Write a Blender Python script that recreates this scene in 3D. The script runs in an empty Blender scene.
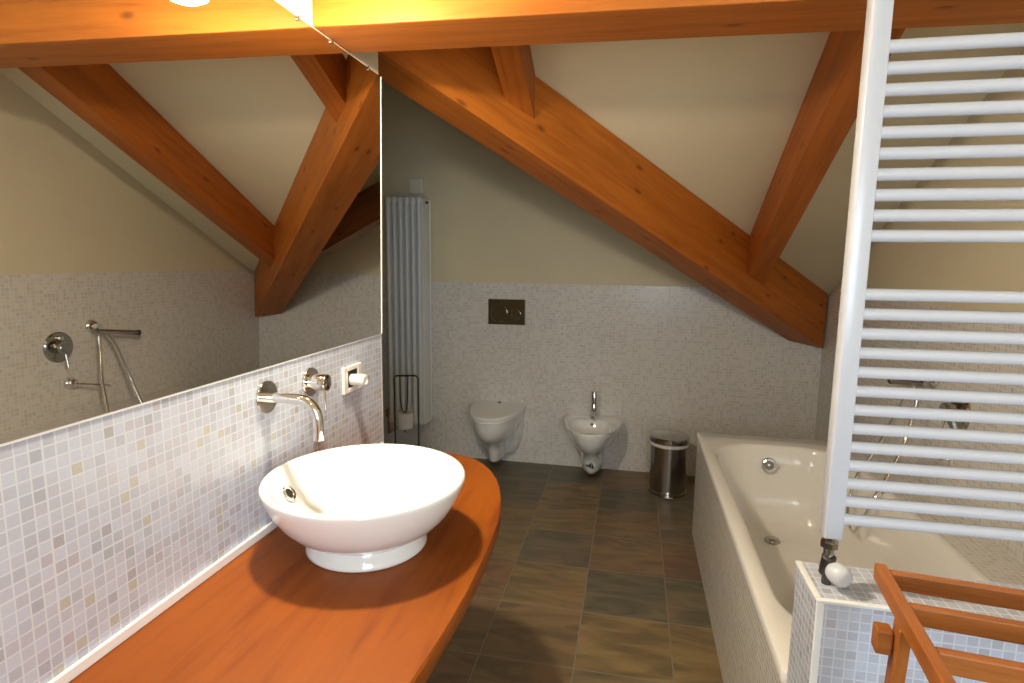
import bpy, bmesh, math, random
from mathutils import Vector, Matrix
random.seed(7)
scene = bpy.context.scene
COL = scene.collection
PI = math.pi

# ------------------------------------------------------------------ helpers
class MB:
    """collects shapes into one bmesh"""
    def __init__(s):
        s.bm = bmesh.new()
    def box(s, a, b, bevel=0.0, seg=2):
        a, b = Vector(a), Vector(b)
        m = Matrix.Translation((a + b) / 2) @ Matrix.Diagonal((*(abs(x) for x in (b - a)), 1))
        r = bmesh.ops.create_cube(s.bm, size=1.0, matrix=m)
        if bevel > 0:
            es = list({e for v in r['verts'] for e in v.link_edges})
            bmesh.ops.bevel(s.bm, geom=es, offset=bevel, segments=seg, profile=.5, affect='EDGES')
        return s
    def hexa(s, p, bevel=0.0, seg=2):
        """8 points: bottom loop 0-3, top loop 4-7"""
        vs = [s.bm.verts.new(Vector(q)) for q in p]
        F = [(3, 2, 1, 0), (4, 5, 6, 7), (0, 1, 5, 4), (1, 2, 6, 5), (2, 3, 7, 6), (3, 0, 4, 7)]
        fs = [s.bm.faces.new([vs[i] for i in f]) for f in F]
        bmesh.ops.recalc_face_normals(s.bm, faces=fs)
        if bevel > 0:
            es = list({e for f in fs for e in f.edges})
            bmesh.ops.bevel(s.bm, geom=es, offset=bevel, segments=seg, profile=.5, affect='EDGES')
        return s
    def prism(s, poly, d):
        """polygon (3-D points, planar) extruded by vector d"""
        d = Vector(d)
        a = [s.bm.verts.new(Vector(p)) for p in poly]
        b = [s.bm.verts.new(Vector(p) + d) for p in poly]
        n = len(a)
        fs = [s.bm.faces.new(a), s.bm.faces.new(b[::-1])]
        for i in range(n):
            fs.append(s.bm.faces.new([a[i], b[i], b[(i + 1) % n], a[(i + 1) % n]]))
        bmesh.ops.recalc_face_normals(s.bm, faces=fs)
        return s
    def loft(s, rings, cap0=True, cap1=True):
        R = [[s.bm.verts.new(Vector(p)) for p in r] for r in rings]
        n = len(R[0]); fs = []
        for i in range(len(R) - 1):
            for j in range(n):
                fs.append(s.bm.faces.new([R[i][j], R[i][(j + 1) % n], R[i + 1][(j + 1) % n], R[i + 1][j]]))
        if cap0: fs.append(s.bm.faces.new(R[0][::-1]))
        if cap1: fs.append(s.bm.faces.new(R[-1]))
        bmesh.ops.recalc_face_normals(s.bm, faces=fs)
        return s
    def lathe(s, prof, centre, axis=(0, 0, 1), n=48, cap0=True, cap1=True):
        """prof: list of (radius, height along axis)"""
        ax = Vector(axis).normalized()
        t = Vector((1, 0, 0)) if abs(ax.x) < .9 else Vector((0, 1, 0))
        e1 = ax.cross(t).normalized(); e2 = ax.cross(e1)
        c = Vector(centre)
        rings = [[c + ax * h + (e1 * math.cos(2 * PI * j / n) + e2 * math.sin(2 * PI * j / n)) * max(r, 1e-5)
                  for j in range(n)] for r, h in prof]
        return s.loft(rings, cap0, cap1)
    def tube(s, pts, r, n=12):
        pts = [Vector(p) for p in pts]
        rr = r if isinstance(r, (list, tuple)) else [r] * len(pts)
        rings = []; e1 = None
        for i, p in enumerate(pts):
            t = ((pts[min(i + 1, len(pts) - 1)] - pts[max(i - 1, 0)])).normalized()
            if e1 is None:
                h = Vector((0, 0, 1)) if abs(t.z) < .9 else Vector((0, 1, 0))
                e1 = t.cross(h).normalized()
            else:
                e1 = (e1 - t * e1.dot(t)).normalized()
            e2 = t.cross(e1)
            rings.append([p + (e1 * math.cos(2 * PI * j / n) + e2 * math.sin(2 * PI * j / n)) * rr[i] for j in range(n)])
        return s.loft(rings)
    def build(s, name, mat, parent=None, axis=None, smooth=None):
        bm = s.bm
        if smooth:
            for f in bm.faces: f.smooth = True
            for e in bm.edges:
                if len(e.link_faces) == 2 and e.calc_face_angle(0) > math.radians(smooth): e.smooth = False
        uv = bm.loops.layers.uv.new('UVMap')
        if axis is None:
            fr = [Vector((1, 0, 0)), Vector((0, 1, 0)), Vector((0, 0, 1))]
        else:
            a = Vector(axis).normalized()
            h = Vector((0, 0, 1)) if abs(a.z) < .9 else Vector((1, 0, 0))
            b = a.cross(h).normalized()
            fr = [a, b, a.cross(b)]
        off = random.random() * 7 if axis is not None else 0
        for f in bm.faces:
            k = max(range(3), key=lambda i: abs(f.normal.dot(fr[i])))
            i, j = {0: (1, 2), 1: (0, 2), 2: (0, 1)}[k]
            for l in f.loops:
                l[uv].uv = (l.vert.co.dot(fr[i]) + off, l.vert.co.dot(fr[j]) + off * 1.7)
        me = bpy.data.meshes.new(name)
        bm.to_mesh(me); bm.free()
        o = bpy.data.objects.new(name, me)
        COL.objects.link(o)
        for m in (mat if isinstance(mat, (list, tuple)) else [mat]): me.materials.append(m)
        if parent is not None:
            o.parent = parent
            o.matrix_parent_inverse = parent.matrix_world.inverted()
        return o

def empty(name, loc):
    o = bpy.data.objects.new(name, None); COL.objects.link(o)
    o.location = loc; o.empty_display_size = .05
    o.matrix_world = Matrix.Translation(loc)
    return o

def tag(o, label=None, cat=None, group=None, kind=None):
    if label: o['label'] = label
    if cat: o['category'] = cat
    if group: o['group'] = group
    if kind: o['kind'] = kind
    return o

def struct(o, label=None, cat=None):
    return tag(o, label, cat, None, 'structure')

def bez(p0, p1, p2, n=8):
    p0, p1, p2 = map(Vector, (p0, p1, p2))
    return [p0 * (1 - t) ** 2 + p1 * 2 * t * (1 - t) + p2 * t * t for t in [i / n for i in range(n + 1)]]

def smooth_path(pts, n=6):
    P = [Vector(p) for p in pts]; out = []
    for i in range(len(P) - 1):
        a, b, c, d = P[max(i - 1, 0)], P[i], P[i + 1], P[min(i + 2, len(P) - 1)]
        for k in range(n):
            t = k / n
            out.append(.5 * ((2 * b) + (c - a) * t + (2 * a - 5 * b + 4 * c - d) * t * t + (3 * b - a - 3 * c + d) * t ** 3))
    return out + [P[-1]]

# ------------------------------------------------------------------ materials
class NT:
    def __init__(s, name):
        s.m = bpy.data.materials.new(name); s.m.use_nodes = True
        s.t = s.m.node_tree; s.b = s.t.nodes['Principled BSDF']
    def n(s, typ, **kw):
        nd = s.t.nodes.new(typ)
        for k, v in kw.items():
            if k.startswith('i_'):
                nd.inputs[k[2:]].default_value = v
            else: setattr(nd, k, v)
        return nd
    def link(s, a, b): s.t.links.new(a, b)
    def math(s, op, a, b=None, c=None):
        nd = s.n('ShaderNodeMath', operation=op)
        for i, x in enumerate((a, b, c)):
            if x is None: continue
            if isinstance(x, (int, float)): nd.inputs[i].default_value = x
            else: s.link(x, nd.inputs[i])
        return nd.outputs[0]
    def ramp(s, fac, stops, interp='LINEAR'):
        nd = s.n('ShaderNodeValToRGB'); cr = nd.color_ramp; cr.interpolation = interp
        while len(cr.elements) < len(stops): cr.elements.new(.5)
        for e, (p, c) in zip(cr.elements, stops):
            e.position = p; e.color = (*c, 1)
        s.link(fac, nd.inputs[0]); return nd.outputs[0]
    def mix(s, fac, a, b, mode='MIX'):
        nd = s.n('ShaderNodeMix', data_type='RGBA', blend_type=mode)
        for sock, x in ((nd.inputs[0], fac), (nd.inputs[6], a), (nd.inputs[7], b)):
            if isinstance(x, (int, float)): sock.default_value = x
            elif isinstance(x, tuple): sock.default_value = (*x, 1)
            else: s.link(x, sock)
        return nd.outputs[2]
    def set(s, **kw):
        for k, v in kw.items():
            k = k.replace('_', ' ')
            if isinstance(v, tuple): v = (*v, 1)
            s.b.inputs[k].default_value = v
        return s
    def bump(s, h, strength=.2, dist=.002):
        nd = s.n('ShaderNodeBump'); nd.inputs['Strength'].default_value = strength; nd.inputs['Distance'].default_value = dist
        s.link(h, nd.inputs['Height']); s.link(nd.outputs[0], s.b.inputs['Normal'])

def plain(name, col, rough=.5, metal=0., **kw):
    m = NT(name); m.set(Base_Color=col, Roughness=rough, Metallic=metal, **kw)
    nz = m.n('ShaderNodeTexNoise'); nz.inputs['Scale'].default_value = 30
    tc = m.n('ShaderNodeTexCoord'); m.link(tc.outputs['Object'], nz.inputs['Vector'])
    r = m.math('MULTIPLY_ADD', nz.outputs['Fac'], .08, max(rough - .04, .01))
    m.link(r, m.b.inputs['Roughness'])
    return m.m

def mosaic(name, pitch=.0202, sheet=11, v0=1.2377, u0=0.0, tones=None, grout=(.66, .69, .78), rough=.22):
    m = NT(name)
    uv = m.n('ShaderNodeUVMap'); sp = m.n('ShaderNodeSeparateXYZ'); m.link(uv.outputs[0], sp.inputs[0])
    u = m.math('MULTIPLY', m.math('SUBTRACT', sp.outputs[0], u0 - 40 * pitch * sheet), 1 / pitch)
    v = m.math('MULTIPLY', m.math('SUBTRACT', sp.outputs[1], v0 - 40 * pitch * sheet), 1 / pitch)
    def edge(x):
        f = m.math('FRACT', x)
        d = m.math('ABSOLUTE', m.math('SUBTRACT', f, .5))
        g = m.math('GREATER_THAN', d, .435)
        s = m.math('FRACT', m.math('MULTIPLY', x, 1 / sheet))
        sd = m.math('ABSOLUTE', m.math('SUBTRACT', s, .5))
        return m.math('MAXIMUM', g, m.math('GREATER_THAN', sd, .5 - .09 / sheet))
    g = m.math('MAXIMUM', edge(u), edge(v))
    cb = m.n('ShaderNodeCombineXYZ')
    m.link(m.math('FLOOR', u), cb.inputs[0]); m.link(m.math('FLOOR', v), cb.inputs[1])
    wn = m.n('ShaderNodeTexWhiteNoise', noise_dimensions='2D'); m.link(cb.outputs[0], wn.inputs[0])
    tones = tones or [(0, (0.567, 0.616, 0.742)), (.32, (0.539, 0.576, 0.689)), (.54, (0.507, 0.547, 0.657)), (.68, (0.525, 0.537, 0.636)),
                      (.80, (0.474, 0.512, 0.615)), (.87, (0.493, 0.483, 0.567)), (.92, (0.428, 0.463, 0.551)), (.955, (0.502, 0.507, 0.466)), (.985, (0.419, 0.419, 0.477))]
    c = m.ramp(wn.outputs['Value'], tones, 'CONSTANT')
    nz = m.n('ShaderNodeTexNoise'); nz.inputs['Scale'].default_value = 180; m.link(uv.outputs[0], nz.inputs['Vector'])
    c = m.mix(.18, c, nz.outputs['Fac'], 'SOFT_LIGHT')
    m.link(m.mix(g, c, grout), m.b.inputs['Base Color'])
    m.link(m.math('MULTIPLY_ADD', g, .5, rough), m.b.inputs['Roughness'])
    m.bump(m.math('SUBTRACT', 1., g), .25, .001)
    return m.m

def wood(name, base, dark, along=1.1, across=16., rough=.42, knots=True, coat=0., bumpy=.1, knot_col=(.05, .012, .004), spec=.5):
    m = NT(name)
    uv = m.n('ShaderNodeUVMap')
    mp = m.n('ShaderNodeMapping'); mp.inputs['Scale'].default_value = (along, across, 1)
    m.link(uv.outputs[0], mp.inputs[0])
    n1 = m.n('ShaderNodeTexNoise'); n1.inputs['Scale'].default_value = 1.6; n1.inputs['Detail'].default_value = 6; n1.inputs['Distortion'].default_value = .6
    m.link(mp.outputs[0], n1.inputs['Vector'])
    n2 = m.n('ShaderNodeTexNoise'); n2.inputs['Scale'].default_value = 7; n2.inputs['Detail'].default_value = 3
    m.link(mp.outputs[0], n2.inputs['Vector'])
    fac = m.math('ADD', m.math('MULTIPLY', n1.outputs['Fac'], .75), m.math('MULTIPLY', n2.outputs['Fac'], .3))
    light = tuple(min(1, x * 1.18) for x in base)
    c = m.ramp(fac, [(.36, dark), (.52, base), (.70, light)])
    if knots:
        mk = m.n('ShaderNodeMapping'); mk.inputs['Scale'].default_value = (2.3, 5.5, 1); m.link(uv.outputs[0], mk.inputs[0])
        vo = m.n('ShaderNodeTexVoronoi', voronoi_dimensions='2D'); vo.inputs['Scale'].default_value = 1.
        m.link(mk.outputs[0], vo.inputs['Vector'])
        k = m.n('ShaderNodeMapRange'); k.inputs[1].default_value = .075; k.inputs[2].default_value = .02
        m.link(vo.outputs['Distance'], k.inputs[0])
        c = m.mix(m.math('MULTIPLY', k.outputs[0], .6), c, knot_col)
    m.link(c, m.b.inputs['Base Color'])
    m.set(Roughness=rough, Coat_Weight=coat, Coat_Roughness=.15, Specular_IOR_Level=spec)
    m.bump(fac, bumpy, .002)
    return m.m

def slate(name):
    m = NT(name)
    uv = m.n('ShaderNodeUVMap'); sp = m.n('ShaderNodeSeparateXYZ'); m.link(uv.outputs[0], sp.inputs[0])
    P = .3605
    u = m.math('MULTIPLY', m.math('ADD', sp.outputs[0], 10 * P - .318), 1 / P)
    v = m.math('MULTIPLY', m.math('ADD', sp.outputs[1], 10 * P - 1.972), 1 / P)
    def edge(x):
        return m.math('GREATER_THAN', m.math('ABSOLUTE', m.math('SUBTRACT', m.math('FRACT', x), .5)), .4925)
    g = m.math('MAXIMUM', edge(u), edge(v))
    cb = m.n('ShaderNodeCombineXYZ'); m.link(m.math('FLOOR', u), cb.inputs[0]); m.link(m.math('FLOOR', v), cb.inputs[1])
    wn = m.n('ShaderNodeTexWhiteNoise', noise_dimensions='2D'); m.link(cb.outputs[0], wn.inputs[0])
    tile = m.ramp(wn.outputs['Value'], [(0, (.19, .145, .085)), (.2, (.22, .15, .08)), (.4, (.165, .14, .095)), (.55, (.235, .17, .082)),
                                        (.7, (.21, .13, .075)), (.85, (.155, .135, .09))], 'CONSTANT')
    # streaky clefts, shifted per tile
    ad = m.n('ShaderNodeVectorMath', operation='MULTIPLY_ADD'); ad.inputs[1].default_value = (9, 9, 9)
    m.link(wn.outputs['Color'], ad.inputs[0]); m.link(uv.outputs[0], ad.inputs[2])
    mp = m.n('ShaderNodeMapping'); mp.inputs['Scale'].default_value = (2.6, 9., 1); mp.inputs['Rotation'].default_value = (0, 0, .25); m.link(ad.outputs[0], mp.inputs[0])
    nz = m.n('ShaderNodeTexNoise'); nz.inputs['Scale'].default_value = 1.3; nz.inputs['Detail'].default_value = 7; nz.inputs['Distortion'].default_value = 1.2
    m.link(mp.outputs[0], nz.inputs['Vector'])
    c = m.mix(m.ramp(nz.outputs['Fac'], [(.38, (0, 0, 0)), (.64, (1, 1, 1))]), m.mix(1., tile, (.66, .64, .64), 'MULTIPLY'), m.mix(1., tile, (1.18, 1.12, 1.0), 'MULTIPLY'))
    n2 = m.n('ShaderNodeTexNoise'); n2.inputs['Scale'].default_value = 5; n2.inputs['Detail'].default_value = 2; m.link(ad.outputs[0], n2.inputs['Vector'])
    c = m.mix(m.math('MULTIPLY', m.ramp(n2.outputs['Fac'], [(.55, (0, 0, 0)), (.72, (1, 1, 1))]), .55), c, (.27, .14, .075))
    m.link(m.mix(g, c, (.225, .195, .145)), m.b.inputs['Base Color'])
    m.link(m.math('MULTIPLY_ADD', nz.outputs['Fac'], .3, .27), m.b.inputs['Roughness'])
    m.bump(m.math('SUBTRACT', nz.outputs['Fac'], m.math('MULTIPLY', g, .4)), .35, .004)
    return m.m

def plaster(name, col):
    m = NT(name)
    tc = m.n('ShaderNodeTexCoord'); nz = m.n('ShaderNodeTexNoise'); nz.inputs['Scale'].default_value = 2.2; nz.inputs['Detail'].default_value = 4
    m.link(tc.outputs['Object'], nz.inputs['Vector'])
    d = tuple(x * .95 for x in col)
    m.link(m.ramp(nz.outputs['Fac'], [(.35, d), (.65, col)]), m.b.inputs['Base Color'])
    n2 = m.n('ShaderNodeTexNoise'); n2.inputs['Scale'].default_value = 90; m.link(tc.outputs['Object'], n2.inputs['Vector'])
    m.set(Roughness=.85); m.bump(n2.outputs['Fac'], .06, .002)
    return m.m

def emit(name, col, strength):
    m = NT(name); m.set(Base_Color=(.9, .9, .85), Roughness=.4, Emission_Color=col, Emission_Strength=strength)
    return m.m

M = dict(
    mosaic=mosaic('mosaic_pale'),
    mosaic_back=mosaic('mosaic_beige', v0=1.325, tones=[(0, (.74, .715, .68)), (.28, (.70, .67, .635)), (.45, (.665, .64, .61)), (.62, (.73, .70, .66)),
                       (.76, (.64, .61, .585)), (.86, (.68, .635, .58)), (.93, (.61, .58, .555)), (.97, (.66, .61, .52))], grout=(.74, .72, .69)),
    plaster=plaster('white_plaster', (.74, .66, .47)),
    ceiling=plaster('ceiling_plaster', (.72, .63, .43)),
    slate=slate('slate_tiles'),
    beam=wood('honey_pine', (.45, .130, .014), (.35, .094, .009), rough=.5, spec=.3),
    rafter=wood('rafter_pine', (.38, .105, .013), (.29, .075, .009), rough=.5, spec=.3),
    shadewood=wood('shaded_pine', (.30, .115, .035), (.17, .06, .018), rough=.5),  # pine copy with the far rafter's shade put into its colour
    counter=wood('cherry_counter', (.26, .065, .005), (.175, .034, .003), along=.9, across=7., rough=.42, knots=False, coat=0., bumpy=.03, spec=.22),
    rack=wood('beech_rack', (.36, .115, .022), (.25, .075, .014), along=2., across=30, rough=.45, spec=.3, knots=False),
    ceramic=plain('white_ceramic', (.88, .885, .88), .09, 0., Coat_Weight=.5, Coat_Roughness=.03),
    acrylic=plain('bath_enamel', (.90, .88, .85), .13, 0., Coat_Weight=.3),
    chrome=plain('chrome', (.80, .79, .77), .07, 1.),
    dark_chrome=plain('dark_chrome', (.45, .43, .40), .10, 1.),
    steel=plain('brushed_steel', (.46, .44, .42), .16, 1.),
    white_metal=plain('white_lacquer', (.63, .655, .73), .25, 0.),
    grey_metal=plain('grey_white_lacquer', (.86, .87, .86), .35, 0.),
    cream_box=plain('cream_box', (.86, .80, .66), .6),
    white_plastic=plain('white_plastic', (.82, .80, .75), .35),
    grout=plain('white_grout', (.90, .90, .90), .4),
    black=plain('black_plastic', (.015, .014, .013), .4),
    dark=plain('dark_metal', (.10, .095, .09), .35, .8),
    brass=plain('copper_fitting', (.42, .2, .1), .3, .9),
    paper=plain('white_paper', (.82, .81, .78), .9),
    dark_mark=plain('mark_black', (.03, .03, .03), .5),
    lampglass=emit('lit_lamp_glass', (1, .86, .64), 800.),
    fillglass=emit('fill_lamp_glass', (1, .78, .50), 28.),  # glow of the added fill lamp
    mirror=None,
)
mm = NT('mirror_silver'); mm.set(Base_Color=(.87, .86, .83), Metallic=1., Roughness=.0); M['mirror'] = mm.m
ge = NT('glass_edge'); ge.set(Base_Color=(.80, .87, .86), Roughness=.08, Specular_IOR_Level=.8); M['glass_edge'] = ge.m
wg = NT('window_glass'); wg.set(Base_Color=(.95, .97, 1), Roughness=.02, Transmission_Weight=1., IOR=1.02); M['glass'] = wg.m

# ------------------------------------------------------------------ layout numbers (metres)
XR, YB, YR = 2.062, 4.102, -1.30         # right wall, back wall, rear wall
YE = 1.845                               # end of the partition that carries the mirror
XA = -1.25                               # side wall of the alcove behind the partition
ZM, ZT_ = 1.2377, 2.075                  # mirror bottom / top
ZC = .8397                               # counter top
ZT = .582                                # bath rim
WT = 1.325                               # top of the mosaic
ZF = 3.05
p1 = lambda y: 1.305 + .528 * (4.04 - y)           # roof slope that falls to the back wall
p2 = lambda x: 1.275 + .557 * (1.983 - x)          # roof slope beyond the valley
yv = lambda x: 4.097 + (x - 1.983) * 1.0555        # valley line in plan
YF = 4.04 - (ZF - 1.305) / .528

# ------------------------------------------------------------------ room shell
o = MB(); o.box((XA - .1, YR - .1, -.1), (XR + .1, YB + .15, 0))
struct(o.build('floor', M['slate']))

o = MB()
o.prism([(-.12, YR, 0), (-.12, YE, 0), (-.12, YE, p1(YE) + .02), (-.12, YF, ZF + .02), (-.12, YR, ZF + .02)], (.114, 0, 0))
wl = struct(o.build('wall_left', M['plaster']))
o = MB(); o.box((-.0062, YR, 0), (0, YE, ZM))
o.build('mosaic_panel', M['mosaic'], wl)
o = MB(); o.box((-.0062, YR, ZM - .0005), (.002, YE, ZM + .003))
o.build('tile_trim', M['grout'], wl)
o = MB(); o.box((-.126, YE - .002, 0), (.0005, YE + .004, ZM + .003))
o.build('end_trim', M['mosaic_back'], wl)

o = MB()
o.prism([(XA - .1, YB + .006, 0), (XR + .1, YB + .006, 0), (XR + .1, YB + .006, p2(XR + .1) + .02), (XA - .1, YB + .006, p2(XA - .1) + .02)], (0, .12, 0))
wb = struct(o.build('wall_back', M['plaster']))
o = MB(); o.prism([(XA, YB, 0), (XR, YB, 0), (XR, YB, 1.225), (1.90, YB, WT - .03), (1.885, YB, WT), (XA, YB, WT)], (0, .0062, 0))
o.build('mosaic_wainscot', M['mosaic_back'], wb)

W0, W1, V0, V1 = .95, 1.95, .85, 2.05
o = MB()
o.prism([(XR + .006, YR - .1, 0), (XR + .006, YB + .12, 0), (XR + .006, YB + .12, p1(YB + .12)), (XR + .006, YF, ZF + .02), (XR + .006, YR - .1, ZF + .02)], (.1, 0, 0))
wr = struct(o.build('wall_right', M['plaster']))
yt = 4.04 - (WT - 1.305) / .528
o = MB(); o.prism([(XR, .2, 0), (XR, YB, 0), (XR, YB, p1(YB) - .003), (XR, yt, WT), (XR, .2, WT)], (.0062, 0, 0))
o.build('mosaic_wainscot', M['mosaic_back'], wr)

o = MB(); o.prism([(-.0065, YR, ZT_ + .002), (-.0065, YE, ZT_ + .002), (-.0065, YE, p1(YE)), (-.0065, YF, ZF), (-.0065, YR, ZF)], (.0165, 0, 0))
o.build('upper_plaster', M['plaster'], wl)

# rear wall with the window that lights the room from behind the viewpoint
o = MB()
o.box((-.12, YR - .1, 0), (W0, YR, ZF + .02)); o.box((W1, YR - .1, 0), (XR + .006, YR, ZF + .02))
o.box((W0, YR - .1, 0), (W1, YR, V0)); o.box((W0, YR - .1, V1), (W1, YR, ZF + .02))
struct(o.build('wall_rear', M['plaster']))
o = MB()
o.box((W0, YR - .08, V0), (W0 + .05, YR - .03, V1)); o.box((W1 - .05, YR - .08, V0), (W1, YR - .03, V1))
o.box((W0 + .05, YR - .08, V0), (W1 - .05, YR - .03, V0 + .05)); o.box((W0 + .05, YR - .08, V1 - .05), (W1 - .05, YR - .03, V1))
win = struct(o.build('window_1', M['white_metal']))
o = MB(); o.box((W0 + .05, YR - .062, V0 + .05), (W1 - .05, YR - .056, V1 - .05))
o.build('pane', M['glass'], win)

o = MB(); o.prism([(XA - .1, YE - .1, 0), (XA, YE - .1, 0), (XA, YB + .006, 0), (XA - .1, YB + .006, 0)], (0, 0, 3.2))
o.box((XA, YE - .1, 0), (-.12, YE, 3.2))
struct(o.build('wall_alcove', M['plaster']))

xq = XR + .1
o = MB(); o.prism([(xq, yv(xq), p1(yv(xq))), (xq, YF, ZF), (1.983 + (YF - 4.097) / 1.0555, YF, ZF)], (0, 0, .05))
struct(o.build('ceiling', M['ceiling']))
o = MB(); o.prism([(xq, yv(xq), p2(xq)), (XA - .1, yv(XA - .1), p2(XA - .1)), (XA - .1, YB + .15, p2(XA - .1)), (xq, YB + .15, p2(xq))], (0, 0, .05))
struct(o.build('ceiling_back', M['ceiling']))
o = MB(); o.prism([(-.2, YR - .1, ZF), (xq, YR - .1, ZF), (xq, YF + .001, ZF), (-.2, YF + .001, ZF)], (0, 0, .05))
struct(o.build('ceiling_front', M['ceiling']))

# low tiled wall in front of the bath, tiled bath apron and tiled ledge
LX, LY0, LY1, LZ = 1.215, 1.150, 1.300, .850
o = MB(); o.box((LX, LY0, 0), (XR, LY1, LZ))
lw = struct(o.build('wall_low', M['mosaic']))
o = MB(); o.box((LX - .002, LY0 - .003, LZ - .006), (XR, LY0 + .008, LZ + .002), .002)
o.box((LX - .002, LY0 - .003, 0), (LX + .012, LY0 + .004, LZ - .006), .002)
o.box((LX - .003, LY0 + .008, LZ - .006), (LX + .009, LY1 + .001, LZ + .002), .002)
o.build('edge_trim', M['grout'], lw)
TY0, TY1, TX0, TX1 = 1.302, 3.20, 1.205, 1.90
o = MB(); o.box((TX0 + .007, TY0, 0), (TX0 + .037, TY1, ZT - .034)); o.box((TX0 + .037, TY1 - .03, 0), (TX1, TY1, ZT - .034))
ba = struct(o.build('wall_bath_apron', M['mosaic_back']))
o = MB(); o.box((TX1, TY0, 0), (XR, TY1, ZT - .006)); struct(o.build('wall_ledge', M['mosaic_back']))

# white sealant strip where the counter meets the mosaic
o = MB(); o.box((.0005, YR + .3, ZC + .0003), (.008, YE - .01, ZC + .022), .003)
struct(o.build('trim_1', M['grout']))

# ------------------------------------------------------------------ roof timbers
def thing_beam(o, label):
    return tag(o, label, 'beam', None, 'thing')

BY0, BY1 = 1.449, 1.647
bz = lambda x: 2.081 - .018 * x
xs, xe = .0102, XR + .004
o = MB(); o.hexa([(xs, BY0, bz(xs)), (xe, BY0, bz(xe)), (xe, BY1, bz(xe)), (xs, BY1, bz(xs)), (xs, BY0, bz(xs) + .25), (xe, BY0, bz(xe) + .25), (xe, BY1, bz(xe) + .25), (xs, BY1, bz(xs) + .25)], .004)
tie = thing_beam(o.build('tie_beam', M['beam'], axis=(1, 0, 0)), 'long horizontal pine tie beam crossing the room above the mirror')

nr = Vector((1.71, -1.62, 0)).normalized()
P0 = Vector((2.048, 4.035, .95)); D = Vector((-.688, -.726, .408)).normalized()
L = 3.005 / math.hypot(D.x, D.y)
off = -nr * .183
e0, e1 = P0, P0 + D * L
def top(p, dz): return Vector((p.x, p.y, min(p1(p.y), p2(p.x)) + dz))
b0 = e0 + off
b0 = b0 + D * ((b0.y - YB + .004) / -D.y) if b0.y > YB - .004 else b0
f1 = e1; b1 = e1 + off
b1 = b1 + D * ((b1.y - e1.y) / -D.y)      # square cut parallel to the back wall, hidden behind the partition end
def tp(p): return Vector((p.x, p.y, max(p1(p.y), p2(p.x)) - .006))
o = MB(); o.hexa([e0, f1, b1, b0, tp(e0), tp(f1), tp(b1), tp(b0)])
val = thing_beam(o.build('valley_beam', M['beam'], axis=D), 'thick sloping pine valley beam running diagonally down to the back right corner')

def face_y(x): return 4.035 + (x - 2.048) * 1.0555     # front face of the valley beam in plan
def jack(x0, x1, ytop, zb0, slope, label, m):
    ya, yb_ = face_y(x0), face_y(x1)
    zb = lambda y: zb0 + slope * (ya - y)
    o = MB()
    o.hexa([(x0, ytop, zb(ytop)), (x1, ytop, zb(ytop)), (x1, yb_, zb(yb_)), (x0, ya, zb(ya)),
            (x0, ytop, p1(ytop) - .003), (x1, ytop, p1(ytop) - .003), (x1, yb_, p1(yb_) - .003), (x0, ya, p1(ya) - .003)])
    return thing_beam(o.build('jack_rafter', m, axis=(0, -1, slope)), label)
jack(1.447, 1.560, BY1 + .004, 1.425, .495, 'sloping pine rafter meeting the diagonal beam beside the white towel radiator', M['rafter'])
jack(.343, .437, BY1 + .004, 2.085, .47, 'short pine rafter stub tucked between the tie beam and the diagonal beam', M['rafter'])
# rafter on the far slope, hidden by the valley beam except in the mirror
o = MB()
rx0, rx1 = 1.17, -.10
rb = lambda x: 1.712 + .56 * (.77 - x)
o.hexa([(rx0, 3.50, rb(rx0)), (rx1, 3.50, rb(rx1)), (rx1, 3.62, rb(rx1)), (rx0, 3.62, rb(rx0)),
        (rx0, 3.50, p2(rx0) - .003), (rx1, 3.50, p2(rx1) - .003), (rx1, 3.62, p2(rx1) - .003), (rx0, 3.62, p2(rx0) - .003)])
thing_beam(o.build('jack_rafter', M['shadewood'], axis=(-1, 0, .56)), 'dark rafter behind the diagonal beam, seen only in the mirror')

# ------------------------------------------------------------------ mirror
TL = .01798
root = empty('wall_mirror', (0.0, .3, ZM))
tag(root, 'large frameless wall mirror above the pale mosaic', 'mirror')
def mpt(y, h, dx=0):   # point on the mirror plane, h above its lower edge
    return Vector((.0025 + math.sin(TL) * h + dx * math.cos(TL), y, ZM + .0035 + math.cos(TL) * h - dx * math.sin(TL)))
H = ZT_ - ZM - .004
o = MB()
y0, y1 = -1.1, YE - .001
pts = [mpt(y0, 0, -.0055), mpt(y1, 0, -.0055), mpt(y1, 0), mpt(y0, 0), mpt(y0, H, -.0055), mpt(y1, H, -.0055), mpt(y1, H), mpt(y0, H)]
o.hexa(pts)
gl = o.build('glass', [M['glass_edge'], M['mirror']], root)
for p in gl.data.polygons:
    if p.normal.x > .9: p.material_index = 1
o = MB(); o.hexa([mpt(YE - .0009, 0, -.0055), mpt(YE + .0035, 0, -.0055), mpt(YE + .0035, 0, .0015), mpt(YE - .0009, 0, .0015), mpt(YE - .0009, H, -.0055), mpt(YE + .0035, H, -.0055), mpt(YE + .0035, H, .0015), mpt(YE - .0009, H, .0015)])
tag(o.build('edge_glint', M['grout'], root), 'thin white strip added as the glint down the mirror end')  # added white strip, imitates the glint along the mirror's edge
for y in (1.37, 1.53, 1.75):
    o = MB(); a = mpt(y, H)
    o.box(a + Vector((-.012, -.006, -.008)), a + Vector((.005, .006, .0)), .0015)
    o.box(a + Vector((-.018, -.004, -.001)), a + Vector((.004, .004, .0035)), .001)
    o.build('clip', M['chrome'], root)

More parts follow.
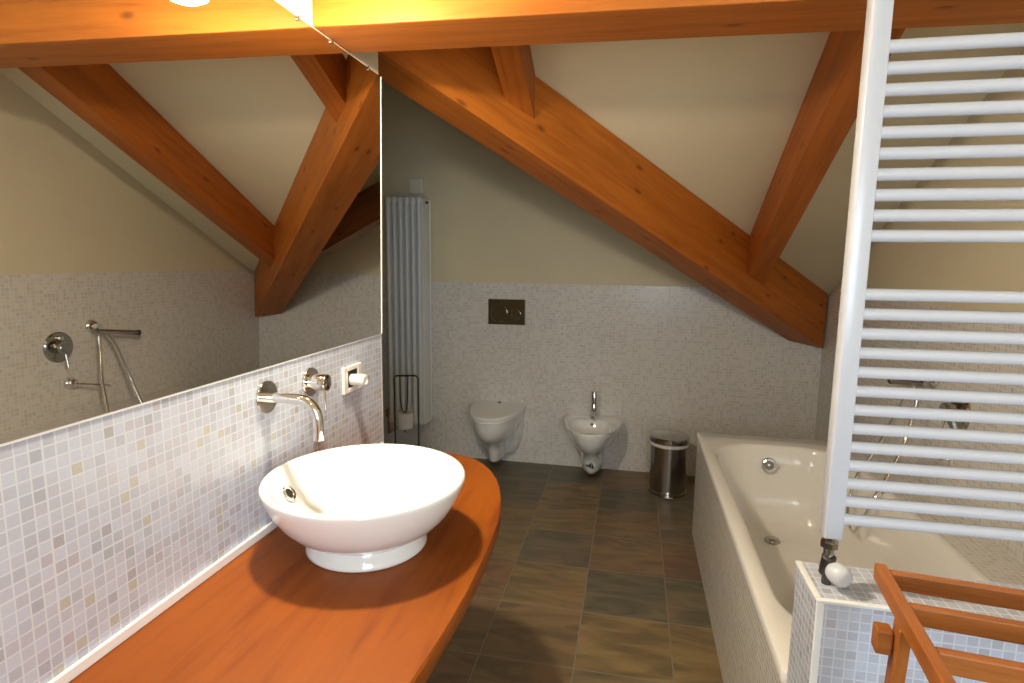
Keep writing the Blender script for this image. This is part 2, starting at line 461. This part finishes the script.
# ------------------------------------------------------------------ counter
ctr = [(.0, 1.838), (.12, 1.842), (.226, 1.842), (.317, 1.815), (.39, 1.757), (.455, 1.65), (.497, 1.53), (.519, 1.43), (.530, 1.34), (.536, 1.254), (.539, 1.159),
       (.540, 1.037), (.533, .87), (.516, .70), (.49, .50), (.455, .30), (.41, .10), (.36, -.1), (.33, -.4), (.32, -.7), (.0, -.7)]
def loop2(pts, n=4):
    q = smooth_path([(x, y, 0) for x, y in pts[:-1]], n)
    return [(p.x, p.y) for p in q] + [pts[-1]]
ol = loop2(ctr)
o = MB()
def off_in(d, z):
    c = Vector((.25, .7))
    out = []
    for x, y in ol:
        v = Vector((x, y)) - c; v = v * (1 - d / max(v.length, .01))
        out.append(Vector((max(c.x + v.x, .0005), c.y + v.y, z)))
    return out
o.loft([off_in(.004, ZC - .04), off_in(0, ZC - .036), off_in(0, ZC - .004), off_in(.004, ZC)])
ct = o.build('vanity_counter', M['counter'], axis=(0, 1, 0), smooth=40)
tag(ct, 'red-brown wooden vanity counter with a curved front edge', 'counter')
for y in (-.2, .55, 1.45):
    o = MB(); o.box((.0005, y - .012, ZC - .16), (.008, y + .012, ZC - .041), .002); o.box((.008, y - .012, ZC - .053), (.26, y + .012, ZC - .041), .002)
    o.hexa([(.008, y - .006, ZC - .15), (.02, y - .006, ZC - .15), (.02, y + .006, ZC - .15), (.008, y + .006, ZC - .15),
            (.22, y - .006, ZC - .053), (.24, y - .006, ZC - .053), (.24, y + .006, ZC - .053), (.22, y + .006, ZC - .053)])
    o.build('bracket', M['dark'], ct)

# ------------------------------------------------------------------ vessel basin
BC = Vector((.2565, 1.186, ZC + .0004))
root = empty('vessel_basin', BC); tag(root, 'round white ceramic vessel basin on the wooden counter', 'basin')
R = .2275
prof = [(.118, 0), (.134, .0), (.1375, .004), (.136, .010), (.127, .024), (.1235, .032), (.131, .038), (.154, .050), (.177, .068), (.197, .092), (.213, .120), (R - .005, .143), (R - .001, .154),
        (R, .160), (R - .003, .1655), (R - .009, .167), (R - .015, .164), (R - .021, .154), (R - .032, .130), (R - .048, .100), (R - .072, .074), (R - .108, .053), (.080, .043), (.045, .039), (.026, .037)]
o = MB(); o.lathe(prof, BC, n=96)
o.build('bowl', M['ceramic'], root, smooth=60)
a = math.radians(188); dn = Vector((math.cos(a), math.sin(a), 0))
oc = BC + dn * (R - .0435) + Vector((0, 0, .1125)); on = (-dn + Vector((0, 0, .75))).normalized()
o = MB(); o.lathe([(.011, 0), (.0195, -.001), (.021, .002), (.018, .0055), (.013, .0045), (.011, .001)], oc - on * .001, on, n=28, cap0=False, cap1=False)
ring = o.build('overflow_ring', M['chrome'], root, smooth=50)
o = MB(); o.lathe([(.0128, 0), (.0128, .002)], oc - on * .0005, on, n=20); o.build('overflow_hole', M['black'], ring)
o = MB(); o.lathe([(.031, .0), (.032, .002), (.028, .006), (.0, .009)], BC + Vector((0, 0, .038)), n=32); o.build('drain', M['chrome'], root, smooth=50)

# ------------------------------------------------------------------ spout and mixer on the mosaic
SY, SZ = 1.196, 1.170
root = empty('basin_spout', (.0, SY, SZ)); tag(root, 'curved chrome wall spout above the white basin', 'faucet')
o = MB(); o.lathe([(.0, .0), (.040, .0004), (.040, .005), (.038, .0075), (.0, .008)], (0, SY, SZ), (1, 0, 0), n=40); o.build('flange', M['chrome'], root, smooth=40)
o = MB()
path = [(.006, SY, SZ), (.03, SY, SZ), (.06, SY, SZ), (.080, SY, SZ)] + bez((.084, SY, SZ), (.133, SY, SZ - .002), (.135, SY, SZ - .055), 10) + [(.135, SY, SZ - .075), (.135, SY, SZ - .085)]
o.tube(path, .0122, 20); o.build('spout', M['chrome'], root, smooth=40)
o = MB(); o.lathe([(.013, 0), (.013, .014), (.010, .0145), (.010, .004), (0, .004)], (.135, SY, SZ - .095), (0, 0, 1), n=24); o.build('aerator', M['chrome'], root, smooth=40)
HY, HZ = 1.388, 1.167
root = empty('mixer_handle', (.0, HY, HZ)); tag(root, 'chrome mixer knob with pin lever on the mosaic beside the spout', 'faucet')
o = MB(); o.lathe([(.0, .0), (.040, .0004), (.040, .005), (.038, .0075), (.0, .008)], (0, HY, HZ), (1, 0, 0), n=40); o.build('flange', M['chrome'], root, smooth=40)
o = MB(); o.lathe([(.019, .006), (.019, .012), (.0225, .014), (.0225, .05), (.021, .053)], (0, HY, HZ), (1, 0, 0), n=32, cap1=False); kb = o.build('knob', M['chrome'], root, smooth=40)
o = MB(); o.lathe([(.0215, .0525), (.019, .0545), (.0, .055)], (0, HY, HZ), (1, 0, 0), n=32); tag(o.build('end_cap', M['dark_chrome'], kb, smooth=40), 'dark end cap')
o = MB(); o.tube([(.043, HY, HZ - .02), (.044, HY, HZ - .075)], .0032, 10); o.build('lever', M['chrome'], root, smooth=40)

# ------------------------------------------------------------------ socket and plug
root = empty('power_socket', (0, 1.618, 1.131)); tag(root, 'cream wall socket on the mosaic near the end of the wall', 'socket')
o = MB()
y0, y1, z0, z1 = 1.560, 1.676, 1.090, 1.172
for a, b in (((.0004, y0, z0), (.010, y0 + .026, z1)), ((.0004, y1 - .026, z0), (.010, y1, z1)), ((.0004, y0 + .026, z0), (.010, y1 - .026, z0 + .015)), ((.0004, y0 + .026, z1 - .015), (.010, y1 - .026, z1))):
    o.box(a, b, .003)
o.build('frame', M['white_plastic'], root)
o = MB(); o.box((.0004, y0 + .024, z0 + .013), (.0062, y1 - .024, z1 - .013)); tag(o.build('insert', M['black'], root), 'black socket insert')
o = MB(); o.lathe([(.017, .0066), (.018, .02), (.019, .045), (.0185, .052), (.013, .054), (.012, .049), (0, .048)], (0, 1.612, 1.128), (1, 0, 0), n=32)
pl = o.build('plug_adapter', M['white_plastic'], smooth=40); tag(pl, 'stubby white plug pushed into the wall socket', 'plug')

# ------------------------------------------------------------------ wall lamp over the mirror
LP = Vector((.190, 1.200, 2.048))
root = empty('wall_lamp', (0, LP.y, 2.23)); tag(root, 'lit lamp above the mirror, its glow caught at the top of the mirror', 'lamp')
o = MB(); o.lathe([(0, .0004), (.05, .0004), (.05, .012), (.046, .016), (0, .017)], (.0102, LP.y, 2.23), (1, 0, 0), n=36); o.build('wall_plate', M['chrome'], root, smooth=40)
o = MB(); o.tube([(.022, LP.y, 2.23), (.10, LP.y, 2.23)] + bez((.11, LP.y, 2.23), (LP.x, LP.y, 2.23), (LP.x, LP.y, 2.165), 8), .009, 12); o.build('arm', M['chrome'], root, smooth=50)
o = MB(); o.lathe([(.0, .112), (.03, .11), (.05, .10), (.055, .085), (.055, .03), (.053, .03), (.053, .084), (0, .09)], LP, n=40); o.build('housing', M['white_plastic'], root, smooth=40)
o = MB(); o.lathe([(0, .0), (.03, .002), (.048, .012), (.052, .028), (.052, .05), (0, .05)], LP, n=40); o.build('shade', M['lampglass'], root, smooth=50)

# unseen fill lamp added on the ceiling behind the viewpoint for warm light
CL = Vector((1.0, -.45, ZF))
root = empty('fill_ceiling_lamp', CL); tag(root, 'added round fill lamp on the ceiling over the front of the room, out of view', 'lamp')
o = MB(); o.lathe([(.15, -.0005), (.15, -.03), (.14, -.035), (0, -.035)], CL, n=40); o.build('base', M['white_metal'], root, smooth=40)
o = MB(); o.lathe([(.138, -.036), (.135, -.06), (.10, -.085), (.05, -.098), (0, -.10)], CL, n=40); o.build('shade', M['fillglass'], root, smooth=50)

# ------------------------------------------------------------------ alcove: column radiator, box, roll stand
root = empty('column_radiator', (-.76, 4.02, .28)); tag(root, 'tall grey-white column radiator on the back wall beyond the mirror', 'radiator')
def section(x):
    o = MB()
    for y in (3.945, 3.99, 4.035, 4.08):
        pass
    for y in (3.945, 3.99, 4.035, 4.078):
        pts = [(x, y, .33), (x, y, 1.88)]
        o.tube(pts, .0165, 14)
    for za, zb in ((.275, .345), (1.865, 1.925)):
        o.box((x - .0225, 3.931, za), (x + .0225, 4.090, zb), .018, 3)
    return o
sx = [-.884 + .0462 * k for k in range(6)]
pm = None
for x in sx:
    section(x).build('section', M['grey_metal'], root, smooth=45)
o = MB(); o.box((sx[-1] + .0228, 3.936, .285), (sx[-1] + .031, 4.085, 1.912), .012, 3); o.build('end_panel', M['grey_metal'], root, smooth=45)
o = MB(); o.tube([(sx[0] - .024, 4.0, .315), (sx[0] - .05, 4.0, .315)], .013, 12); o.lathe([(.017, 0), (.02, .01), (.02, .05), (.015, .06)], (sx[0] - .05, 4.0, .31), (0, 0, 1), n=20)
o.tube([(sx[0] - .05, 4.0, .31), (sx[0] - .05, 4.0, .18), (sx[0] - .05, 4.1, .18)], .008, 10)
tag(o.build('valve', M['brass'], root, smooth=40), 'copper-coloured radiator valve')
o = MB(); o.lathe([(.009, 0), (.009, .014), (.006, .02)], (sx[-1] + .0295, 4.0, 1.885), (1, 0, 0), n=16); o.build('vent_plug', M['dark'], root, smooth=40)
for x, z in ((sx[1] - .022, 1.80), (sx[4] + .022, 1.80), (sx[1] - .022, .40), (sx[4] + .022, .40)):
    o = MB(); o.box((x - .006, 4.088, z - .02), (x + .006, YB + (.0055 if z > WT else -.0005), z + .02), .002); o.build('bracket', M['grey_metal'], root)
o = MB(); o.box((-.770, YB - .03, 1.957), (-.672, YB + .0055, 2.062), .006); jb = o.build('junction_box', M['cream_box'])
tag(jb, 'small square cream box on the wall above the column radiator', 'box')

SYD = 3.5
root = empty('roll_stand', (-.585, SYD, 0)); tag(root, 'thin metal stand in front of the column radiator, holding a white roll', 'stand')
o = MB()
fr = [(-.668, SYD, .012), (-.668, SYD, .70)] + bez((-.668, SYD, .705), (-.668, SYD, .735), (-.64, SYD, .735), 5) + [(-.535, SYD, .742)] + bez((-.53, SYD, .742), (-.503, SYD, .742), (-.503, SYD, .715), 5) + [(-.503, SYD, .012)]
o.tube(fr, .0055, 10); o.build('frame', M['dark'], root, smooth=50)
o = MB(); o.lathe([(.105, 0), (.11, .003), (.108, .011), (.0, .012)], (-.585, SYD, .0004), n=40); o.build('foot_plate', M['dark'], root, smooth=40)
o = MB()
o.tube([(-.628, SYD, .737)] + [(-.628, SYD, .60), (-.622, SYD, .54)] + bez((-.62, SYD, .53), (-.612, SYD, .49), (-.60, SYD, .49), 4) + bez((-.598, SYD, .49), (-.585, SYD, .50), (-.583, SYD, .53), 4) + [(-.578, SYD, .60), (-.572, SYD, .738)], .0045, 10)
hk = o.build('hanger', M['dark'], root, smooth=50)
o = MB(); o.tube([(-.599, SYD, .492), (-.599, SYD, .36)], .004, 10); o.build('spindle', M['dark'], hk, smooth=50)
o = MB(); o.lathe([(.016, 0), (.02, -.012), (.052, -.003), (.0555, .004), (.0555, .096), (.052, .1), (.018, .1), (.018, .02), (.016, 0)], (-.599, SYD, .392), n=40, cap0=False, cap1=False)
rl = o.build('paper_roll', M['paper'], smooth=45); tag(rl, 'white roll hanging inside the thin metal stand', 'roll')

# ------------------------------------------------------------------ sanitary ware on the back wall
def dring(cx, w, Lh, z, n=40, e=2.5, y0=YB - .0006):
    out = []
    for k in range(n + 1):
        t = PI * k / n
        c, s_ = math.cos(t), math.sin(t)
        out.append(Vector((cx + .5 * w * math.copysign(abs(c) ** (2 / e), c), y0 - Lh * abs(s_) ** (2 / e), z)))
    return out

TX = -.088
root = empty('wall_hung_toilet', (TX, YB - .2, .06)); tag(root, 'white wall-hung toilet with closed lid under the flush plate', 'toilet')
o = MB()
secs = [(.060, .085, .215, 2.2), (.066, .115, .235, 2.2), (.085, .132, .25, 2.3), (.15, .142, .27, 2.3), (.205, .160, .30, 2.3), (.235, .215, .345, 2.2), (.265, .275, .395, 2.2), (.30, .320, .425, 2.2), (.345, .35, .445, 2.3), (.395, .362, .455, 2.3), (.405, .362, .456, 2.3)]
o.loft([dring(TX, w, l, z, e=e) for z, w, l, e in secs]); o.build('bowl', M['ceramic'], root, smooth=50)
o = MB(); o.loft([dring(TX, w, l, z, e=2.4) for z, w, l in ((.062, .16, .06), (.075, .215, .085), (.11, .27, .11), (.17, .315, .14), (.25, .345, .18), (.34, .356, .22), (.40, .36, .24))]); o.build('wall_collar', M['ceramic'], root, smooth=50)
o = MB(); o.loft([dring(TX, .372, .462, .4055, e=2.3), dring(TX, .38, .467, .408, e=2.3), dring(TX, .38, .467, .420, e=2.3), dring(TX, .376, .465, .4225, e=2.3)]); o.build('seat', M['ceramic'], root, smooth=40)
o = MB()
o.loft([dring(TX, .376, .466, .4235, e=2.3), dring(TX, .386, .472, .427, e=2.3), dring(TX, .386, .472, .440, e=2.3), dring(TX, .374, .464, .449, e=2.3), dring(TX, .30, .41, .4525, e=2.3), dring(TX, .15, .27, .4545, e=2.3)])
o.build('lid', M['ceramic'], root, smooth=40)
o = MB(); o.box((TX - .012, YB - .055, .449), (TX + .012, YB - .035, .461), .003); o.build('lid_buffer', M['dark'], root)

FPX, FPZ = -.049, 1.118
root = empty('flush_plate', (FPX, YB, FPZ)); tag(root, 'dark chrome flush plate on the tiled back wall above the toilet', 'flush plate')
o = MB(); o.box((FPX - .137, YB - .012, FPZ - .092), (FPX + .137, YB - .0004, FPZ + .092), .004); o.build('plate', M['dark_chrome'], root)
o = MB(); o.lathe([(.0, 0), (.062, .0), (.062, .003), (.058, .006), (.02, .004), (0, .003)], (FPX - .055, YB - .0118, FPZ - .012), (0, -1, 0), n=40); o.build('button', M['dark_chrome'], root, smooth=30)
o = MB(); o.lathe([(.0, 0), (.040, .0), (.040, .003), (.037, .006), (.012, .004), (0, .003)], (FPX + .065, YB - .0118, FPZ - .018), (0, -1, 0), n=40); o.build('button', M['dark_chrome'], root, smooth=30)

BX = .602
root = empty('wall_hung_bidet', (BX, YB - .2, .05)); tag(root, 'white wall-hung bidet with upright chrome tap, beside the pedal bin', 'bidet')
o = MB()
secs = [(.030, .06, .20, 2.0), (.038, .12, .235, 2.1), (.070, .165, .262, 2.3), (.12, .175, .278, 2.3), (.175, .18, .288, 2.3), (.205, .21, .325, 2.1), (.235, .265, .40, 2.0), (.27, .325, .45, 2.0), (.32, .385, .49, 2.0), (.37, .418, .508, 2.05), (.392, .428, .512, 2.05), (.399, .424, .510, 2.05)]
def bring(w, l, z, e):      # plan widest a little ahead of the wall
    return [Vector((BX + (p.x - BX) * (.84 + .16 * min(1, (YB - p.y) / .16)), p.y, p.z)) for p in dring(BX, w, l, z, e=e)]
rings = [bring(w, l, z, e) for z, w, l, e in secs]
def inner(s, z, yc=YB - .30, a=.160, b=.172, e=2.6):
    out = []
    n = 40
    for k in range(n + 1):   # same count and sense as the D ring: two open ends at the back
        t = PI * k / n * 1.0
        th = -PI / 2 + .0
        ang = (2 * PI) * (k / (n + 1)) * 1.0
        ang = math.radians(62) - math.radians(304) * k / n
        c, s_ = math.cos(ang), math.sin(ang)
        out.append(Vector((BX + a * s * math.copysign(abs(c) ** (2 / e), c), yc + b * s * math.copysign(abs(s_) ** (2 / e), s_), z)))
    return out
rings += [inner(1.03, .4), inner(1.0, .397), inner(.96, .385), inner(.90, .355), inner(.78, .315), inner(.5, .292), inner(.12, .288)]
o.loft(rings); o.build('bowl', M['ceramic'], root, smooth=50)
o = MB(); o.lathe([(.009, 0), (.011, .003), (.007, .004), (.006, .001), (0, .001)], (BX - .006, YB - .155, .368), (0, -1, .35), n=20); o.build('overflow_ring', M['dark'], root, smooth=40)
o = MB()
o.lathe([(.024, .0), (.024, .008), (.0205, .011), (.0205, .105), (.019, .108)], (BX, 3.990, .3992), n=28)
tap = o.build('tap', M['chrome'], root, smooth=40)
o = MB(); o.lathe([(.0205, .109), (.0205, .190), (.018, .194), (0, .195)], (BX, 3.990, .3992), n=28); o.build('tap_handle', M['chrome'], tap, smooth=40)
o = MB(); o.tube([(BX, 3.975, .455), (BX, 3.92, .449), (BX, 3.885, .437)], .0115, 16); o.build('tap_spout', M['chrome'], tap, smooth=40)
# dark mark on the trap cover: three slanted facets in a triangle
o = MB()
def trap_pt(dx, z):       # on the front of the trap
    w, l = .173, .277
    s_ = math.sqrt(max(0, 1 - min(1, abs(dx) / (w / 2)) ** 2.3)) if abs(dx) < w / 2 else 0
    s_ = max(0, 1 - (abs(dx) / (w / 2)) ** 2.3) ** (1 / 2.3)
    return Vector((BX + dx, YB - .0006 - l * s_ - .003, z))
for tri in ([(-.040, .112), (-.012, .122), (-.012, .104)], [(-.010, .122), (.004, .140), (.004, .100), (-.010, .104)], [(.007, .146), (.024, .096), (.007, .098)]):
    a = [trap_pt(*q) for q in tri]
    o.prism(a, (0, -.0012, 0))
o.build('facet_mark', M['dark_mark'], root)

# ------------------------------------------------------------------ pedal bin
BN = Vector((1.108, 3.782, .0004)); r = .118
root = empty('pedal_bin', BN); tag(root, 'cylindrical stainless steel pedal bin standing against the bath', 'bin')
o = MB(); o.lathe([(r - .004, 0), (r + .003, .0), (r + .003, .02), (r, .022), (r, .318), (r - .006, .32)], BN, n=56); o.build('body', M['steel'], root, smooth=40)
o = MB(); o.lathe([(r - .01, .319), (r + .004, .321), (r + .007, .33), (r + .004, .341), (r - .01, .343)], BN, n=56); o.build('liner_rim', M['white_plastic'], root, smooth=40)
o = MB(); o.lathe([(r - .01, .344), (r + .008, .345), (r + .009, .372), (r + .003, .380), (.07, .389), (0, .392)], BN, n=56); o.build('lid', M['steel'], root, smooth=35)
o = MB(); o.box(BN + Vector((-.028, -r - .045, .010)), BN + Vector((.028, -r - .004, .020)), .004); o.build('pedal', M['chrome'], root)

# ------------------------------------------------------------------ bath
root = empty('bathtub', ((TX0 + TX1) / 2, (TY0 + TY1) / 2, ZT)); tag(root, 'built-in white bathtub along the right wall', 'bathtub')
def rr(x0, x1, y0, y1, rad, z, n=12):
    out = []
    for cx, cy, a0 in ((x1 - rad, y1 - rad, 0), (x0 + rad, y1 - rad, 90), (x0 + rad, y0 + rad, 180), (x1 - rad, y0 + rad, 270)):
        for k in range(n):
            a = math.radians(a0 + 90 * k / (n - 1))
            out.append(Vector((cx + rad * math.cos(a), cy + rad * math.sin(a), z)))
    return out
o = MB()
X0, X1, Y0, Y1 = TX0, TX1 - .002, TY0, TY1
R_ = [rr(X0, X1, Y0, Y1, .016, ZT - .033), rr(X0, X1, Y0, Y1, .016, ZT - .006), rr(X0 + .005, X1 - .003, Y0 + .003, Y1 - .005, .016, ZT)]
ix0, ix1, iy0, iy1 = 1.262, 1.868, 1.42, 3.045
R_.append(rr(ix0 - .014, ix1 + .012, iy0 - .012, iy1 + .014, .235, ZT))
R_.append(rr(ix0 - .004, ix1 + .004, iy0 - .004, iy1 + .004, .23, ZT - .004))
R_.append(rr(ix0 + .003, ix1 - .003, iy0 + .004, iy1 - .004, .225, ZT - .016))
R_.append(rr(ix0 + .014, ix1 - .014, iy0 + .03, iy1 - .022, .215, ZT - .10))
R_.append(rr(ix0 + .028, ix1 - .028, iy0 + .09, iy1 - .055, .20, ZT - .23))
R_.append(rr(ix0 + .045, ix1 - .045, iy0 + .18, iy1 - .095, .18, ZT - .35))
R_.append(rr(ix0 + .075, ix1 - .075, iy0 + .26, iy1 - .14, .16, ZT - .40))
R_.append(rr(ix0 + .13, ix1 - .13, iy0 + .33, iy1 - .2, .12, ZT - .412))
o.loft(R_, cap0=False); o.build('shell', M['acrylic'], root, smooth=50)
oc = Vector((1.537, 3.002, .492)); on = Vector((0, -1, .22)).normalized()
o = MB(); o.lathe([(.0, 0), (.036, .0), (.037, .006), (.032, .011), (.024, .012), (.022, .009), (.008, .009), (.006, .016), (0, .017)], oc - on * .002, on, n=36); o.build('overflow_knob', M['chrome'], root, smooth=35)
o = MB(); o.lathe([(.036, .0), (.037, .003), (.034, .004), (.031, .012), (.026, .016), (0, .018)], (1.54, 2.835, ZT - .411), n=36); o.build('drain_plug', M['dark_chrome'], root, smooth=35)

# ------------------------------------------------------------------ bath mixer, wall outlet, hand shower
root = empty('bath_mixer', (XR, 2.44, .945)); tag(root, 'round chrome bath mixer plate on the right wall, near the hand shower', 'mixer')
o = MB(); o.lathe([(0, .0004), (.080, .0004), (.080, .006), (.074, .012), (0, .013)], (XR, 2.44, .945), (-1, 0, 0), n=44); o.build('plate', M['dark_chrome'], root, smooth=40)
o = MB(); o.lathe([(.034, .012), (.034, .05), (.03, .056), (0, .057)], (XR, 2.44, .945), (-1, 0, 0), n=36); kb = o.build('knob', M['dark_chrome'], root, smooth=40)
o = MB(); o.tube([(XR - .045, 2.44, .918), (XR - .062, 2.44, .84)], .005, 10); o.build('lever', M['chrome'], kb, smooth=40)
o = MB(); o.lathe([(.011, .012), (.011, .03), (0, .031)], (XR, 2.44, .993), (-1, 0, 0), n=20); o.build('diverter', M['chrome'], root, smooth=40)

root = empty('wall_outlet', (XR, 2.49, .745)); tag(root, 'small chrome wall outlet with a thin rod below the bath mixer', 'outlet')
o = MB(); o.lathe([(0, .0004), (.034, .0004), (.034, .008), (.022, .03), (.012, .034), (0, .035)], (XR, 2.49, .745), (-1, 0, 0), n=36); o.build('rosette', M['chrome'], root, smooth=40)
o = MB(); o.tube([(XR - .028, 2.49, .743), (XR - .05, 2.53, .735), (XR - .07, 2.665, .700)], .0065, 10); o.build('rod', M['chrome'], root, smooth=40)

root = empty('hand_shower', (XR, 2.635, 1.035)); tag(root, 'chrome hand shower with hose hanging into the bath', 'shower')
o = MB(); o.lathe([(0, .0004), (.036, .0004), (.036, .008), (.026, .02), (.016, .022), (.016, .06), (0, .061)], (XR, 2.635, 1.035), (-1, 0, 0), n=32); o.build('holder', M['chrome'], root, smooth=40)
o = MB(); o.tube([(XR - .05, 2.60, 1.015), (XR - .055, 2.68, 1.003), (XR - .06, 2.86, .975), (XR - .061, 2.875, .973)], [.012, .013, .0145, .013], 16); hd = o.build('handset', M['dark_chrome'], root, smooth=40)
o = MB(); o.lathe([(.0145, 0), (.0165, .006), (.0165, .016), (0, .017)], (XR - .0605, 2.872, .9735), (-.01, .985, -.15), n=20); o.build('spray_head', M['dark'], hd, smooth=40)
o = MB()
hp = [(2.003, 2.605, 1.012), (2.0, 2.61, .95), (1.975, 2.60, .80), (1.94, 2.60, .68), (1.885, 2.60, .605), (1.84, 2.60, .54), (1.815, 2.59, .45), (1.797, 2.56, .385), (1.79, 2.53, .372), (1.785, 2.48, .38), (1.79, 2.45, .42), (1.812, 2.42, .52), (1.85, 2.43, .615), (1.915, 2.47, .76), (1.972, 2.535, .90), (2.0, 2.575, .99), (2.004, 2.60, 1.02)]
hp = [(2.003, 2.665, 1.0), (1.985, 2.71, .92), (1.94, 2.74, .76), (1.885, 2.745, .63), (1.842, 2.74, .55), (1.815, 2.71, .46), (1.796, 2.66, .40), (1.788, 2.60, .375), (1.787, 2.545, .385), (1.795, 2.51, .44), (1.825, 2.50, .545), (1.875, 2.53, .625), (1.945, 2.575, .76), (1.985, 2.61, .90), (2.0, 2.625, .985)]
o.tube(smooth_path(hp, 5), .0085, 10); o.build('hose', M['chrome'], root, smooth=60)

# ------------------------------------------------------------------ towel radiator
RX0, RX1, RY = 1.250, 1.852, 1.218
root = empty('towel_radiator', (1.54, RY, LZ)); tag(root, 'white ladder towel radiator standing on the low tiled wall', 'radiator')
for x in (RX0, RX1):
    o = MB(); o.box((x - .017, RY - .016, .952), (x + .017, RY + .018, 2.16), .003, 2); o.build('post', M['white_metal'], root, smooth=50)
zs = [.992 + .03735 * k for k in range(13)] + [1.549 + .0369 * k for k in range(10)] + [1.993 + .0369 * k for k in range(4)]
bar = None
for z in zs:
    if bar is None:
        o = MB(); o.tube([(RX0 + .016, RY - .002, z), (RX1 - .016, RY - .002, z)], .0115, 20)
        bar = o.build('bar', M['white_metal'], root, smooth=50); zb = z
    else:
        c = bar.copy(); COL.objects.link(c); c.parent = root; c.matrix_parent_inverse = bar.matrix_parent_inverse.copy()
        c.location = (0, 0, z - zb)
VX = RX0 - .001
o = MB(); o.lathe([(.017, .0), (.017, .012), (.012, .016), (.012, .022)], (VX, RY, .9295), n=8); o.lathe([(.010, 0), (.010, .04)], (VX, RY, .89), n=20)
vb = o.build('valve', M['dark_chrome'], root, smooth=30)
o = MB(); o.lathe([(.0135, -.024), (.0135, .018), (.010, .02)], (VX, RY, .893), (0, -.3, 1), n=20); o.lathe([(.009, 0), (.009, .03)], (VX, RY, .8505), n=16); o.build('valve_body', M['dark'], vb, smooth=30)
kd = Vector((.42, -.85, -.05)).normalized()
o = MB(); o.lathe([(.011, .0), (.017, .003), (.0205, .011), (.0215, .021), (.0205, .031), (.0165, .039), (.009, .0435), (0, .0445)], Vector((VX, RY, .887)) + kd * .009, kd, n=32)
tag(o.build('thermostat_knob', M['white_metal'], vb, smooth=40), 'white rounded thermostat knob')
o = MB(); o.lathe([(.017, .0), (.017, .012), (.012, .016), (.012, .022)], (RX1, RY, .9295), n=8); o.lathe([(.010, 0), (.010, .08)], (RX1, RY, .8505), n=20); o.build('valve', M['dark_chrome'], root, smooth=30)

# ------------------------------------------------------------------ wooden towel stand
root = empty('towel_stand', (1.55, .95, 0)); tag(root, 'wooden towel stand with three rails in front of the low tiled wall', 'towel stand')
ux = Vector((1, 0, 0))
def stick(p, q, w, h, m='rack', bevel=.003, side=None):
    p, q = Vector(p), Vector(q); a = (q - p).normalized()
    s_ = Vector(side) if side else a.cross(Vector((0, 0, 1))).normalized()
    t = s_.cross(a).normalized()
    P = []
    for c in (p, q):
        P.append([c + s_ * (w / 2 * i) + t * (h / 2 * j) for i, j in ((-1, -1), (1, -1), (1, 1), (-1, 1))])
    o = MB(); o.hexa(P[0] + P[1], bevel); return o, a
th = math.radians(7)
RA, RB = Vector((math.cos(th), -math.sin(th), 0)), Vector((-math.sin(th), -math.cos(th), 0))
def W(a, b, z): return Vector((1.273, 1.058, z)) + RA * a + RB * b
for k, a0 in enumerate((0, .60)):
    s = 1 if k == 0 else -1
    def add(nm, p, q, w, h, sd):
        o, a = stick(p, q, w, h, side=sd); o.build(nm, M['rack'], root, axis=a)
    add('arm', W(a0 + s * .009, -.014, .963), W(a0 + s * .009, .50, .972), .018, .030, RA)
    add('leg', W(a0 + s * .009, .128, .9495), W(a0 + s * .009, .035, .0), .018, .034, RA)
    add('leg', W(a0 + s * .009, .42, .9545), W(a0 + s * .009, .56, .0), .018, .034, RA)
    add('peg', W(a0 - s * .0005, .112, .912), W(a0 - s * .024, .112, .912), .028, .040, RB)
for b_, z in ((.004, .9595), (.112, .962), (.226, .964)):
    o, a = stick(W(.0185, b_, z), W(.5815, b_, z), .016, .031, side=RB); o.build('rail', M['rack'], root, axis=a)

# ------------------------------------------------------------------ lights
def lamp(name, typ, loc, energy, col, **kw):
    l = bpy.data.lights.new(name, typ); l.energy = energy; l.color = col
    for k, v in kw.items(): setattr(l, k, v)
    o = bpy.data.objects.new(name, l); COL.objects.link(o); o.location = loc
    return o
wlgt = lamp('window_daylight', 'AREA', ((W0 + W1) / 2, YR - .02, (V0 + V1) / 2), 38, (.74, .88, 1.0), shape='RECTANGLE', size=W1 - W0 - .1, size_y=V1 - V0 - .1)
wlgt.rotation_euler = (math.radians(90), 0, 0)

w = bpy.data.worlds.new('overcast_sky'); scene.world = w; w.use_nodes = True
bg = w.node_tree.nodes['Background']; bg.inputs[0].default_value = (.75, .86, 1, 1); bg.inputs[1].default_value = .6

# ------------------------------------------------------------------ camera
f, pitch, yaw, roll = 582.39, .1413, .2043, .0112
cp, sp, cy, sy = math.cos(pitch), math.sin(pitch), math.cos(yaw), math.sin(yaw)
fw = Vector((-sy * cp, cy * cp, -sp)); rt = Vector((cy, sy, 0)); up = rt.cross(fw)
r2 = rt * math.cos(roll) + up * math.sin(roll); u2 = -rt * math.sin(roll) + up * math.cos(roll)
cd = bpy.data.cameras.new('camera'); cam = bpy.data.objects.new('camera', cd); COL.objects.link(cam)
cd.sensor_fit = 'HORIZONTAL'; cd.sensor_width = 36; cd.lens = f / 1024 * 36; cd.clip_start = .02
mw = Matrix((r2, u2, -fw)).transposed().to_4x4(); mw.translation = (.8408, 0, 1.4995)
cam.matrix_world = mw
scene.camera = cam

vs = scene.view_settings
scene.display_settings.display_device = 'sRGB'
vs.view_transform = 'Standard'; vs.look = 'None'; vs.gamma = 1; vs.use_curve_mapping = False; vs.exposure = 0.0
